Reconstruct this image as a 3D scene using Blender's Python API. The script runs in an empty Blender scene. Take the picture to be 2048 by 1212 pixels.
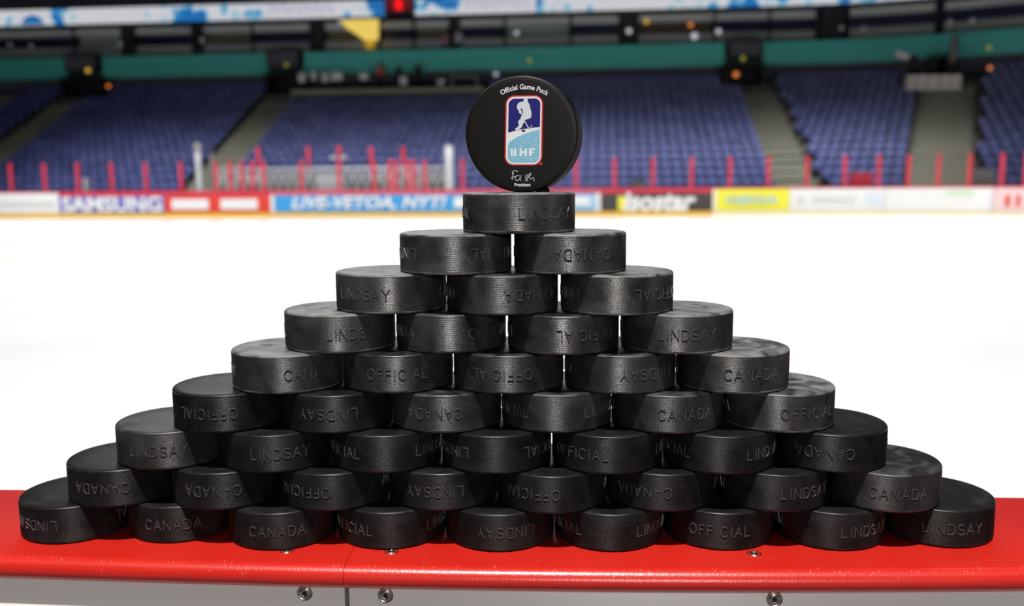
import bpy, math, random
import numpy as np
from mathutils import Matrix, Vector
random.seed(7)
PI = math.pi
S = bpy.context.scene
COL = S.collection

# ------------------------------------------------------------ camera
BT = 1.2                                   # height of the near board's top over the ice
F, CX, CY, CZ, PIT, YAW, ROL = 1770.24, 0.02434, -0.60368, BT + 0.24319, 0.13387, 0.03225, -0.00683
cp, sp, cy, sy, cr, sr = math.cos(PIT), math.sin(PIT), math.cos(YAW), math.sin(YAW), math.cos(ROL), math.sin(ROL)
fwd = Vector((-sy * cp, cy * cp, -sp)); up0 = Vector((-sy * sp, cy * sp, cp)); ri0 = Vector((cy, sy, 0))
ri = ri0 * cr + up0 * sr
up = up0 * cr - ri0 * sr
EYE = Vector((CX, CY, CZ))
cam = bpy.data.cameras.new('camera'); co = bpy.data.objects.new('camera', cam); COL.objects.link(co)
co.matrix_world = Matrix(((ri.x, up.x, -fwd.x, EYE.x), (ri.y, up.y, -fwd.y, EYE.y), (ri.z, up.z, -fwd.z, EYE.z), (0, 0, 0, 1)))
cam.sensor_width = 36; cam.lens = F / 2048 * 36; cam.clip_start = 0.02; cam.clip_end = 300
cam.dof.use_dof = True; cam.dof.focus_distance = 0.565; cam.dof.aperture_fstop = 6.2
S.camera = co
S.view_settings.view_transform = 'Standard'; S.view_settings.look = 'None'
S.view_settings.gamma = 1; S.view_settings.use_curve_mapping = False
S.view_settings.exposure = 0.0

def px2dir(px, py):
    return (fwd + ri * ((px - 1024) / F) - up * ((py - 606) / F))
def at(px, py, Y=None, Z=None):
    d = px2dir(px, py)
    t = (Y - EYE.y) / d.y if Y is not None else (Z - EYE.z) / d.z
    return EYE + d * t
def proj(p):
    d = Vector(p) - EYE
    k = d.dot(fwd)
    return 1024 + F * d.dot(ri) / k, 606 - F * d.dot(up) / k

# ------------------------------------------------------------ world and lamps
w = bpy.data.worlds.new('world'); S.world = w; w.use_nodes = True
w.node_tree.nodes['Background'].inputs[0].default_value = (0.55, 0.68, 1.0, 1)
w.node_tree.nodes['Background'].inputs[1].default_value = 0.018

def lamp(name, kind, loc, target, power, **kw):
    l = bpy.data.lights.new(name, kind); l.energy = power
    for k, v in kw.items(): setattr(l, k, v)
    o = bpy.data.objects.new(name, l); COL.objects.link(o); o.location = loc
    o.rotation_euler = (Vector(target) - Vector(loc)).to_track_quat('-Z', 'Y').to_euler()
    return o
# hard rink floodlight over the bench, in front of and high above the pucks
lamp('rink_floodlight', 'SPOT', (-0.35, -4.3, 14.0), (0, 1.0, 0.6), 11200, spot_size=math.radians(84), spot_blend=0.6,
     shadow_soft_size=0.08, color=(1.0, 0.965, 0.93))
# rink lighting rig above the ice
lamp('ice_lighting_rig', 'AREA', (-2, 23.5, 15.5), (-2, 23.5, 0), 15500, shape='RECTANGLE', size=62, size_y=27,
     spread=math.radians(95), color=(1.0, 0.985, 0.965))
# added lamp imitating rig spill on the lowest seats of the far stand
lamp('stand_fill_light', 'AREA', (-4, 30, 14.5), (-4, 44.5, 2.2), 950, shape='RECTANGLE', size=46, size_y=1.5,
     spread=math.radians(40), color=(0.92, 0.94, 1.0))
# soft overhead lamp row above the bench
lamp('bench_overhead_light', 'AREA', (0, -5.5, 13.5), (0, 0, BT), 130, shape='RECTANGLE', size=24, size_y=2.5, color=(1.0, 0.96, 0.95))
# far catwalk lamps, grazing the puck rims and the cap rail
lamp('catwalk_light', 'AREA', (-3, 20, 10.8), (0, 0, BT), 75, shape='RECTANGLE', size=14, size_y=1.5,
     spread=math.radians(50), color=(0.93, 0.96, 1.0))
# added low fill spot behind the camera, mainly to brighten the outer panel
lamp('low_fill_light', 'SPOT', (0.9, -6.2, 2.7), (0, 0, BT - 0.1), 430, spot_size=math.radians(30), spot_blend=0.8,
     shadow_soft_size=0.3, color=(1.0, 0.96, 0.92))

# ------------------------------------------------------------ materials
def mat(name, col, rough=0.5, metal=0.0, spec=0.5, emit=None, es=0.0, trans=0.0, coat=0.0):
    m = bpy.data.materials.new(name); m.use_nodes = True
    b = m.node_tree.nodes['Principled BSDF']
    b.inputs['Base Color'].default_value = (*col, 1); b.inputs['Roughness'].default_value = rough
    b.inputs['Metallic'].default_value = metal; b.inputs['Specular IOR Level'].default_value = spec
    b.inputs['Coat Weight'].default_value = coat
    if emit: b.inputs['Emission Color'].default_value = (*emit, 1); b.inputs['Emission Strength'].default_value = es
    return m
def N(m, t, **kw):
    n = m.node_tree.nodes.new(t)
    for k, v in kw.items(): setattr(n, k, v)
    return n
def L(m, a, b): m.node_tree.links.new(a, b)
def bsdf(m): return m.node_tree.nodes['Principled BSDF']
def noise_col(m, ca, cb, scale, lo=0.4, hi=0.6, detail=4, vec_scale=(1, 1, 1), rough=None, bump=None, dist=0.0):
    tc = N(m, 'ShaderNodeTexCoord'); mp = N(m, 'ShaderNodeMapping'); mp.inputs['Scale'].default_value = vec_scale
    nz = N(m, 'ShaderNodeTexNoise'); nz.inputs['Scale'].default_value = scale; nz.inputs['Detail'].default_value = detail
    nz.inputs['Distortion'].default_value = dist
    rp = N(m, 'ShaderNodeValToRGB'); e = rp.color_ramp.elements
    e[0].position = lo; e[0].color = (*ca, 1); e[1].position = hi; e[1].color = (*cb, 1)
    L(m, tc.outputs['Object'], mp.inputs[0]); L(m, mp.outputs[0], nz.inputs['Vector'])
    L(m, nz.outputs['Fac'], rp.inputs[0]); L(m, rp.outputs[0], bsdf(m).inputs['Base Color'])
    if rough:
        mr = N(m, 'ShaderNodeMapRange'); mr.inputs['From Min'].default_value = lo; mr.inputs['From Max'].default_value = hi
        mr.inputs['To Min'].default_value = rough[0]; mr.inputs['To Max'].default_value = rough[1]
        L(m, nz.outputs['Fac'], mr.inputs[0]); L(m, mr.outputs[0], bsdf(m).inputs['Roughness'])
    if bump:
        bp = N(m, 'ShaderNodeBump'); bp.inputs['Strength'].default_value = bump[0]; bp.inputs['Distance'].default_value = bump[1]
        L(m, nz.outputs['Fac'], bp.inputs['Height']); L(m, bp.outputs[0], bsdf(m).inputs['Normal'])
    return m, tc, nz, rp

RUB_SIDES = []  # three tones: brighter upper rows and shaded lower rows painted into the colour
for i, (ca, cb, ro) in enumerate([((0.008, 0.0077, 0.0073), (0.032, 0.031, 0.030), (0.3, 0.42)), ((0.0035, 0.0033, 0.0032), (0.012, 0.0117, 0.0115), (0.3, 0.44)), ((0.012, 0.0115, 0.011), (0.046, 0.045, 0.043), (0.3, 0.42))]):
    m = mat('knurled_rubber_%s' % ['scuffed', 'shaded', 'dusty_lit'][i], ca, 0.36, spec=(0.5, 0.26, 0.5)[i])
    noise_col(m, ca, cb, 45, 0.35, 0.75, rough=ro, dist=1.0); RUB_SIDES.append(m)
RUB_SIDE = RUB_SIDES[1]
RUB_FACE = []  # dust smears; the paler tone also paints in reflected glow on upper tops
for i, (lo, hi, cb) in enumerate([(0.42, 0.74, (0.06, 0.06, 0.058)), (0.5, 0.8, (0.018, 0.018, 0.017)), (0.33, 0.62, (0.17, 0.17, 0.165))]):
    m = mat('rubber_face_%s' % ['scuffed', 'shaded', 'dusty_lit'][i], (0.012, 0.012, 0.012), 0.4, spec=(0.5, 0.25, 0.5)[i])
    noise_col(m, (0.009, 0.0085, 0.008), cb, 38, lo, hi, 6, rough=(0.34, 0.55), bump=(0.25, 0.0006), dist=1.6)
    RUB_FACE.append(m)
RUB_LOGO = mat('rubber_printed_face', (0.005, 0.0038, 0.003), 0.5, spec=0.3)
RUB_TXT = mat('rubber_lettering', (0.055, 0.053, 0.051), 0.42, spec=0.5)
RUB_CRUMB = mat('rubber_crumb', (0.006, 0.006, 0.006), 0.5)
WHITE_INK = mat('white_ink', (0.82, 0.83, 0.84), 0.5, spec=0.3)
PALE_INK = mat('pale_ink', (0.68, 0.72, 0.74), 0.5, spec=0.3)
RED_INK = mat('red_ink', (0.62, 0.03, 0.02), 0.5, spec=0.3)
NAVY_INK = mat('navy_ink', (0.016, 0.014, 0.17), 0.5, spec=0.3)
SKY_INK = mat('sky_ink', (0.2, 0.5, 0.68), 0.5, spec=0.3)
noise_col(SKY_INK, (0.17, 0.46, 0.64), (0.27, 0.57, 0.74), 900, 0.35, 0.65)
BLACK_INK = mat('black_ink', (0.01, 0.008, 0.008), 0.5)

# red plastic cap rail: scuffed along its crest, grained on top
RED = mat('red_cap_plastic', (0.66, 0.024, 0.013), 0.3, spec=0.65)
def build_red(m):
    tc = N(m, 'ShaderNodeTexCoord')
    mp = N(m, 'ShaderNodeMapping'); mp.inputs['Scale'].default_value = (1.0, 0.32, 0.32); mp.inputs['Rotation'].default_value = (0, 0, 0.5)
    L(m, tc.outputs['Object'], mp.inputs[0])
    n1 = N(m, 'ShaderNodeTexNoise'); n1.inputs['Scale'].default_value = 210; n1.inputs['Detail'].default_value = 5; n1.inputs['Distortion'].default_value = 2.2
    L(m, mp.outputs[0], n1.inputs['Vector'])
    r1 = N(m, 'ShaderNodeValToRGB'); r1.color_ramp.elements[0].position = 0.69; r1.color_ramp.elements[1].position = 0.76
    r1.color_ramp.elements[0].color = (0, 0, 0, 1); r1.color_ramp.elements[1].color = (1, 1, 1, 1)
    L(m, n1.outputs['Fac'], r1.inputs[0])
    n2 = N(m, 'ShaderNodeTexNoise'); n2.inputs['Scale'].default_value = 14; n2.inputs['Detail'].default_value = 3
    L(m, tc.outputs['Object'], n2.inputs['Vector'])
    mix = N(m, 'ShaderNodeMixRGB'); mix.inputs[1].default_value = (0.50, 0.013, 0.007, 1); mix.inputs[2].default_value = (0.59, 0.021, 0.013, 1)
    L(m, n2.outputs['Fac'], mix.inputs[0])
    mix2 = N(m, 'ShaderNodeMixRGB'); mix2.inputs[2].default_value = (0.85, 0.28, 0.25, 1)
    mul = N(m, 'ShaderNodeMath', operation='MULTIPLY'); mul.inputs[1].default_value = 0.5
    L(m, r1.outputs[0], mul.inputs[0]); L(m, mul.outputs[0], mix2.inputs[0]); L(m, mix.outputs[0], mix2.inputs[1])
    L(m, mix2.outputs[0], bsdf(m).inputs['Base Color'])
    vo = N(m, 'ShaderNodeTexVoronoi'); vo.inputs['Scale'].default_value = 620
    L(m, tc.outputs['Object'], vo.inputs['Vector'])
    add = N(m, 'ShaderNodeMath', operation='ADD'); L(m, vo.outputs['Distance'], add.inputs[0]); L(m, n1.outputs['Fac'], add.inputs[1])
    bp = N(m, 'ShaderNodeBump'); bp.inputs['Strength'].default_value = 0.22; bp.inputs['Distance'].default_value = 0.00022
    L(m, add.outputs[0], bp.inputs['Height']); L(m, bp.outputs[0], bsdf(m).inputs['Normal'])
build_red(RED)
SCUFF = mat('pale_scuff', (0.86, 0.42, 0.38), 0.45)
HDPE = mat('white_board_plastic', (0.70, 0.68, 0.64), 0.35)
noise_col(HDPE, (0.80, 0.78, 0.74), (0.84, 0.82, 0.78), 6, 0.3, 0.7)
STEEL = mat('zinc_steel', (0.52, 0.47, 0.36), 0.28, metal=1.0)
noise_col(STEEL, (0.62, 0.58, 0.5), (0.3, 0.22, 0.1), 300, 0.45, 0.7)
HOLE = mat('dark_socket', (0.006, 0.005, 0.005), 0.6)
SEAMDARK = mat('dark_gap', (0.01, 0.008, 0.006), 0.8)

ICE = mat('rink_ice', (0.93, 0.94, 0.95), 0.16, spec=0.28)
def build_ice(m):
    tc = N(m, 'ShaderNodeTexCoord'); nz = N(m, 'ShaderNodeTexNoise'); nz.inputs['Scale'].default_value = 0.8; nz.inputs['Detail'].default_value = 6
    L(m, tc.outputs['Object'], nz.inputs['Vector'])
    mr = N(m, 'ShaderNodeMapRange'); mr.inputs['To Min'].default_value = 0.1; mr.inputs['To Max'].default_value = 0.26
    L(m, nz.outputs['Fac'], mr.inputs[0]); L(m, mr.outputs[0], bsdf(m).inputs['Roughness'])
build_ice(ICE)
ICE_GREEN = mat('green_ice_paint', (0.70, 0.92, 0.66), 0.2, spec=0.28)
ICE_BLUE = mat('pale_ice_paint', (0.78, 0.80, 0.87), 0.2, spec=0.28)
CONC = mat('grey_concrete', (0.16, 0.155, 0.125), 0.8)
noise_col(CONC, (0.13, 0.125, 0.10), (0.19, 0.185, 0.15), 1.5)
STAIR = mat('stair_concrete', (0.30, 0.29, 0.22), 0.8)
NOSING = mat('step_nosing', (0.5, 0.47, 0.36), 0.7)
DARKWALL = mat('dark_grey_wall', (0.09, 0.085, 0.11), 0.8)
BLACKP = mat('black_paint', (0.008, 0.008, 0.010), 0.7)
MIDGREY = mat('mid_grey_paint', (0.16, 0.155, 0.15), 0.7)
SUITEG = mat('suite_glass_grey', (0.24, 0.29, 0.27), 0.3)
NAVYW = mat('navy_window', (0.012, 0.018, 0.045), 0.3)
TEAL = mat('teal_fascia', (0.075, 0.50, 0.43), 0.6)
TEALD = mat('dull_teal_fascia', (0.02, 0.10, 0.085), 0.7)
SEATB = mat('blue_seat_plastic', (0.075, 0.088, 0.30), 0.4)
noise_col(SEATB, (0.08, 0.094, 0.27), (0.13, 0.15, 0.38), 0.9)
REDP = mat('red_post_paint', (0.62, 0.035, 0.065), 0.45)
YEL = mat('yellow_kick_plate', (0.85, 0.52, 0.05), 0.45)
LIGHTG = mat('light_grey_paint', (0.55, 0.54, 0.53), 0.5)
WHITEP = mat('white_paint', (0.55, 0.55, 0.54), 0.5)
def ad(name, c): return mat(name, c, 0.4)
ADW = ad('ad_white', (0.86, 0.86, 0.84)); ADR = ad('ad_red', (0.75, 0.055, 0.035)); ADB = ad('ad_blue', (0.05, 0.36, 0.75))
ADK = ad('ad_charcoal', (0.06, 0.055, 0.05)); ADY = ad('ad_yellow', (0.9, 0.84, 0.06)); ADV = ad('ad_violet', (0.17, 0.17, 0.55))
ADLB = ad('ad_light_blue', (0.42, 0.66, 0.85)); ADG = ad('ad_light_grey', (0.7, 0.7, 0.68)); ADGR = ad('ad_green', (0.60, 0.84, 0.52))
ADP = ad('ad_pink', (0.85, 0.62, 0.62)); ADPB = ad('ad_pale_blue', (0.72, 0.79, 0.87)); ADPY = ad('ad_pale_yellow', (0.9, 0.8, 0.55))
CAPP = ad('ad_cap_pink', (0.62, 0.09, 0.13))
def glow(name, c, s, base=(0.02, 0.02, 0.02)): return mat(name, base, 0.5, emit=c, es=s)
G_YEL = glow('amber_glow', (0.85, 0.5, 0.05), 0.9); G_ORA = glow('orange_glow', (0.9, 0.25, 0.05), 0.9)
G_WHT = glow('white_glow', (0.75, 0.78, 0.85), 0.7); G_GRN = glow('green_glow', (0.5, 0.55, 0.03), 0.5)
G_RED = glow('red_digit_glow', (1.0, 0.0, 0.0), 1.4); G_DRED = glow('dark_red_glow', (0.3, 0.0, 0.01), 0.35)
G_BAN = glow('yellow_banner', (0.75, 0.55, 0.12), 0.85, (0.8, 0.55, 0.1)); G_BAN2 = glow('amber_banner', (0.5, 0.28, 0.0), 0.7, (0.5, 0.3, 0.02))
LED = mat('led_screen', (0.02, 0.02, 0.02), 0.5)
def build_led(m):
    tc = N(m, 'ShaderNodeTexCoord'); nz = N(m, 'ShaderNodeTexNoise'); nz.inputs['Scale'].default_value = 0.75; nz.inputs['Detail'].default_value = 2
    L(m, tc.outputs['Object'], nz.inputs['Vector'])
    rp = N(m, 'ShaderNodeValToRGB'); c = rp.color_ramp; c.elements[0].position = 0.0; c.elements[0].color = (0.01, 0.13, 0.42, 1)
    c.elements[1].position = 1.0; c.elements[1].color = (0.62, 0.62, 0.66, 1)
    for p, k in ((0.38, (0.01, 0.15, 0.45, 1)), (0.425, (0.16, 0.45, 0.62, 1)), (0.47, (0.6, 0.62, 0.68, 1)), (0.58, (0.62, 0.61, 0.64, 1)), (0.63, (0.22, 0.5, 0.62, 1)), (0.70, (0.6, 0.61, 0.66, 1))):
        e = c.elements.new(p); e.color = k
    L(m, nz.outputs['Fac'], rp.inputs[0]); L(m, rp.outputs[0], bsdf(m).inputs['Emission Color']); bsdf(m).inputs['Emission Strength'].default_value = 0.95
build_led(LED)
LEDW = glow('led_white', (0.6, 0.6, 0.64), 0.95); LEDL = glow('led_lavender', (0.36, 0.36, 0.50), 0.95); LEDB = glow('led_blue', (0.01, 0.15, 0.42), 0.9)
GLASS = bpy.data.materials.new('acrylic_glass'); GLASS.use_nodes = True
def build_glass(m):
    nt = m.node_tree; nt.nodes.clear()
    o = N(m, 'ShaderNodeOutputMaterial'); mx = N(m, 'ShaderNodeMixShader'); tr = N(m, 'ShaderNodeBsdfTransparent'); gl = N(m, 'ShaderNodeBsdfGlossy')
    tr.inputs[0].default_value = (0.95, 0.96, 0.97, 1); gl.inputs['Roughness'].default_value = 0.08; mx.inputs[0].default_value = 0.04
    L(m, tr.outputs[0], mx.inputs[1]); L(m, gl.outputs[0], mx.inputs[2]); L(m, mx.outputs[0], o.inputs[0])
build_glass(GLASS)

# ------------------------------------------------------------ mesh helpers
class MB:
    def __init__(s): s.v = []; s.f = []; s.mi = []; s.sm = []
    def add(s, vs, fs, mi=0, smooth=False):
        b = len(s.v); s.v += [tuple(v) for v in vs]
        for f in fs: s.f.append([b + i for i in f]); s.mi.append(mi); s.sm.append(smooth)
    def box(s, x0, x1, y0, y1, z0, z1, mi=0):
        s.add([(x, y, z) for z in (z0, z1) for x, y in ((x0, y0), (x1, y0), (x1, y1), (x0, y1))],
              [(3, 2, 1, 0), (4, 5, 6, 7), (0, 1, 5, 4), (1, 2, 6, 5), (2, 3, 7, 6), (3, 0, 4, 7)], mi)
    def tube(s, a, b, r, n=8, mi=0):
        a, b = Vector(a), Vector(b); d = (b - a).normalized(); e = d.orthogonal().normalized(); g = d.cross(e)
        vs = [p + (e * math.cos(2 * PI * i / n) + g * math.sin(2 * PI * i / n)) * r for p in (a, b) for i in range(n)]
        s.add(vs, [(i, (i + 1) % n, n + (i + 1) % n, n + i) for i in range(n)] + [list(range(n))[::-1], list(range(n, 2 * n))], mi, True)
    def lathe(s, prof, n=32, mi=0, smooth=True, c=(0, 0, 0)):
        m = len(prof); vs = [(c[0] + r * math.cos(2 * PI * i / n), c[1] + r * math.sin(2 * PI * i / n), c[2] + z) for r, z in prof for i in range(n)]
        s.add(vs, [(j * n + i, j * n + (i + 1) % n, (j + 1) * n + (i + 1) % n, (j + 1) * n + i) for j in range(m - 1) for i in range(n)], mi, smooth)
        if prof[0][0] > 1e-9: s.add([vs[i] for i in range(n)], [list(range(n))[::-1]], mi)
        if prof[-1][0] > 1e-9: s.add([vs[(m - 1) * n + i] for i in range(n)], [list(range(n))], mi)
    def mesh(s, name, mats):
        me = bpy.data.meshes.new(name); me.from_pydata(s.v, [], s.f)
        for m in (mats if isinstance(mats, (list, tuple)) else [mats]): me.materials.append(m)
        me.polygons.foreach_set('material_index', s.mi); me.polygons.foreach_set('use_smooth', s.sm); me.update()
        return me
    def build(s, name, mats, parent=None):
        return link(name, s.mesh(name, mats), parent)
def link(name, data, parent=None):
    o = bpy.data.objects.new(name, data); COL.objects.link(o)
    if parent: o.parent = parent
    return o
def tag(o, label=None, cat=None, group=None, kind=None):
    if label: o['label'] = label
    if cat: o['category'] = cat
    if group: o['group'] = group
    if kind: o['kind'] = kind
    return o
def thing(name, loc, label, cat, group=None):
    o = link(name, None); o.location = loc
    return tag(o, label, cat, group)
def recentre(o):
    """move a world-coordinate mesh's origin to the middle of its base, before parts are parented"""
    n = len(o.data.vertices); a = np.empty(n * 3); o.data.vertices.foreach_get('co', a); a = a.reshape(-1, 3)
    c = (a.min(0) + a.max(0)) / 2; c[2] = a[:, 2].min(); a -= c; o.data.vertices.foreach_set('co', a.ravel()); o.data.update()
    o.location = c; return o
def under(child, parent):
    """parent a world-coordinate mesh without moving it"""
    child.parent = parent; child.matrix_parent_inverse = Matrix.Translation(-Vector(parent.location))
    return child
def text_mesh(body, width=None, height=None, offset=0.0, extrude=0.0, shear=0.0):
    """flat lettering: vertices (n,3) centred on 0, faces"""
    c = bpy.data.curves.new('t', 'FONT'); c.body = body; c.offset = offset; c.extrude = extrude; c.shear = shear; c.resolution_u = 3
    o = bpy.data.objects.new('t', c); COL.objects.link(o)
    dg = bpy.context.evaluated_depsgraph_get(); me = bpy.data.meshes.new_from_object(o.evaluated_get(dg))
    n = len(me.vertices); a = np.empty(n * 3); me.vertices.foreach_get('co', a); a = a.reshape(-1, 3)
    fs = [list(p.vertices) for p in me.polygons]
    bpy.data.objects.remove(o); bpy.data.curves.remove(c); bpy.data.meshes.remove(me)
    lo, hi = a.min(0), a.max(0); a[:, :2] -= (lo[:2] + hi[:2]) / 2
    if width: a[:, 0] *= width / (hi[0] - lo[0])
    if height: a[:, 1] *= height / (hi[1] - lo[1])
    return a, fs

# ------------------------------------------------------------ the near dasher board under the pucks
XS = np.array([-0.60, -0.45, -0.3375, -0.2164, -0.1021, 0.0, 0.1256, 0.23, 0.3307, 0.45, 0.60])
YS = np.array([-0.036, -0.0445, -0.0502, -0.0566, -0.0625, -0.0642, -0.0640, -0.0622, -0.0592, -0.053, -0.044])
POLY = np.polyfit(XS, YS, 5)
def yf(x): return float(np.polyval(POLY, max(-0.6, min(0.6, x)))) + (0.0 if abs(x) <= 0.6 else -(abs(x) - 0.6) * -0.06)
def yb(x): return 0.0743 - 0.0102 * x
def prism_x(x0, x1, prof, n):
    """sweep a closed (y offset from front, or absolute back) profile along x"""
    mb = MB(); xs = [x0 + (x1 - x0) * i / n for i in range(n + 1)]; k = len(prof)
    vs = []
    for x in xs:
        for kind, y, z in prof: vs.append((x, (yf(x) if kind == 'f' else yb(x)) + y, z))
    fs = [(i * k + j, i * k + (j + 1) % k, (i + 1) * k + (j + 1) % k, (i + 1) * k + j) for i in range(n) for j in range(k)]
    mb.add(vs, fs, 0, True); mb.add([vs[j] for j in range(k)], [list(range(k))]); mb.add([vs[n * k + j] for j in range(k)], [list(range(k))[::-1]])
    return mb
r = 0.0078
arc = [('f', -r * math.sin(a) , BT - r + r * math.cos(a)) for a in np.linspace(0, PI, 15)]
CAPPROF = [('b', -0.004, BT), ('f', 0.012, BT), ('f', 0.002, BT)] + arc + [('f', 0.004, BT - 2 * r), ('b', -0.004, BT - 2 * r), ('b', 0, BT - 2 * r + 0.003), ('b', 0, BT - 0.003)]
SEAM = -0.1022
def screw(parent, name, loc, vertical, scale=1.0):
    mb = MB(); R0 = 0.0052 * scale
    mb.lathe([(R0, -0.0008), (R0, 0.0004), (R0 * 0.93, 0.0007), (R0 * 0.80, 0.0004), (R0 * 0.66, -0.0001), (R0 * 0.6, 0.0006), (R0 * 0.36, 0.0008), (R0 * 0.33, 0.0004)], 28, 0)
    mb.lathe([(0.00001, 0.0002), (R0 * 0.335, 0.00045)], 6, 1, False)
    o = mb.build(name, [STEEL, HOLE], parent); o.location = Vector(loc) - Vector(parent.location)
    if vertical: o.rotation_euler = (PI / 2, 0, 0)
    return o
for side, x0, x1, lab in ((0, -1.6, SEAM - 0.00015, 'left section of rink board with red cap rail under the puck pyramid'),
                          (1, SEAM + 0.00015, 1.6, 'right section of rink board with red cap rail under the puck pyramid')):
    b = thing('rink_board', ((x0 + x1) / 2, 0, 0), lab, 'rink board', 'rink board sections')
    c = prism_x(x0, x1, CAPPROF, 90).build('cap_rail', RED); under(c, b)
    g = 0.0014
    xa, xb = (x0, x1 - g + 0.0001) if side == 0 else (x0 + g, x1)
    pz = BT - 2 * r - 0.0004
    pm = prism_x(xa, xb, [('f', 0.0015, pz - 0.001), ('f', 0.0008, pz - 0.002), ('f', 0.0008, 0.1), ('f', 0.013, 0.1), ('f', 0.013, pz), ('f', 0.0028, pz)], 60)
    p = pm.build('outer_panel', HDPE); under(p, b)
    pm = prism_x(xa, xb, [('b', -0.018, 0.0), ('b', -0.018, pz), ('b', -0.006, pz), ('b', -0.006, 0.0)][::-1], 40)
    under(pm.build('ice_side_panel', HDPE), b)
    pm = prism_x(xa, xb, [('f', 0.02, 0.0), ('f', 0.02, pz - 0.001), ('b', -0.022, pz - 0.001), ('b', -0.022, 0.0)], 20)
    under(pm.build('frame', SEAMDARK), b)
    for px, py in ([(608, 1189)] if side == 0 else [(771, 1191), (1548, 1197)]):
        q = at(px, py, Y=-0.062); screw(b, 'panel_screw', (q.x, yf(q.x) + 0.0008 - 0.0002, q.z), True)
    for px, py in ([(574, 1101)] if side == 0 else [(783, 1103), (1508, 1107)]):
        q = at(px, py, Z=BT); screw(b, 'cap_screw', (q.x, q.y, BT - 0.0004), False, 0.92)
    # pale gouges along the crest
    rnd = random.Random(5 + side); mb = MB()
    for i in range(70 if side else 45):
        x = rnd.uniform(x0 if x0 > -0.4 else -0.4, x1 if x1 < 0.4 else 0.4); a = rnd.gauss(0.55, 0.28); a = max(0.02, min(1.2, a))
        ln = rnd.uniform(0.0012, 0.0045); wd = rnd.uniform(0.00015, 0.0004); sl = rnd.uniform(-0.9, 0.9)
        pts = []
        for t, s_ in ((0, -1), (1, -1), (1, 1), (0, 1)):
            aa = a + (t - 0.5) * ln / r * math.cos(sl); xx = x + (t - 0.5) * ln * math.sin(sl) + s_ * wd / 2 * (0.4 if t else 1)
            pts.append((xx, yf(xx) - (r + 0.00006) * math.sin(aa), BT - r + (r + 0.00006) * math.cos(aa)))
        mb.add(pts, [(0, 1, 2, 3)])
    under(tag(mb.build('scuff_marks', SCUFF), kind='stuff'), b)

# ------------------------------------------------------------ hockey pucks
R0, H = 0.03795, 0.0264
def knurl_body():
    """staggered rows of small pyramids between two smooth rims"""
    nd, nr = 290, 34; nb = 2 * nd
    z0, z1 = -H / 2 + 0.0019, H / 2 - 0.0017
    lo, hi = R0 - 0.00010, R0 + 0.00017; dz = (z1 - z0) / nr
    mb = MB(); vs = []
    for j in range(nr + 1):
        for i in range(nb): t = 2 * PI * i / nb; vs.append((lo * math.cos(t), lo * math.sin(t), z0 + dz * j))
    ap = len(vs)
    for j in range(nr):
        for i in range(nd): t = 2 * PI * (2 * i + 1 + j % 2) / nb; vs.append((hi * math.cos(t), hi * math.sin(t), z0 + dz * (j + .5)))
    fs = []
    for j in range(nr):
        for i in range(nd):
            a, b, c = [j * nb + (2 * i + j % 2 + q) % nb for q in (0, 1, 2)]; d, e, f = a + nb, b + nb, c + nb; p = ap + j * nd + i
            fs += [(a, b, p), (b, c, p), (c, f, p), (f, e, p), (e, d, p), (d, a, p)]
    mb.add(vs, fs, 0, False)
    rim = [(R0 - 0.00004, 0.0), (R0 + 0.00008, 0.0002), (R0 - 0.0002, 0.0007), (R0 - 0.0007, 0.0012), (R0 - 0.0014, 0.00150), (R0 - 0.0019, 0.00145),
           (R0 - 0.0023, 0.00162), (R0 - 0.0030, 0.0017)]
    mb.lathe([(rr, z1 + dz) for rr, dz in rim] + [(0.022, H / 2), (0.0001, H / 2)], 120, 1)
    mb.lathe([(0.0001, -H / 2), (0.022, -H / 2)] + [(rr, z0 - dz * 1.9 / 1.7) for rr, dz in rim[::-1]], 120, 1)
    return mb
BODY = knurl_body()
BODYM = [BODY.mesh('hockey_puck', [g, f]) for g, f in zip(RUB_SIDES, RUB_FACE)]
BODY_LOGO = BODY.mesh('game_puck', [RUB_SIDE, RUB_LOGO])

def arcpts(cx, cy_, rx, ry, a0, a1, n=10):
    return [(cx + rx * math.cos(math.radians(a0 + (a1 - a0) * i / n)), cy_ + ry * math.sin(math.radians(a0 + (a1 - a0) * i / n))) for i in range(n + 1)]
GL = {  # stroke letters in a unit-high box: (advance width, polylines)
 'L': (.55, [[(0, 1), (0, 0), (.5, 0)]]), 'I': (.12, [[(.06, 0), (.06, 1)]]), 'N': (.68, [[(0, 0), (0, 1), (.66, 0), (.66, 1)]]),
 'D': (.66, [[(0, 0), (0, 1), (.3, 1)] + arcpts(.3, .5, .36, .5, 90, -90) + [(0, 0)]]),
 'S': (.6, [arcpts(.3, .75, .28, .25, 30, 270) + arcpts(.3, .25, .3, .25, 90, -150)]),
 'A': (.7, [[(0, 0), (.35, 1), (.7, 0)], [(.14, .34), (.56, .34)]]), 'Y': (.66, [[(0, 1), (.33, .48), (.66, 1)], [(.33, .48), (.33, 0)]]),
 'O': (.76, [arcpts(.38, .5, .38, .5, 0, 360, 18)]), 'F': (.52, [[(0, 0), (0, 1), (.5, 1)], [(0, .54), (.42, .54)]]),
 'C': (.7, [arcpts(.38, .5, .38, .5, 42, 318, 16)]) }
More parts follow.
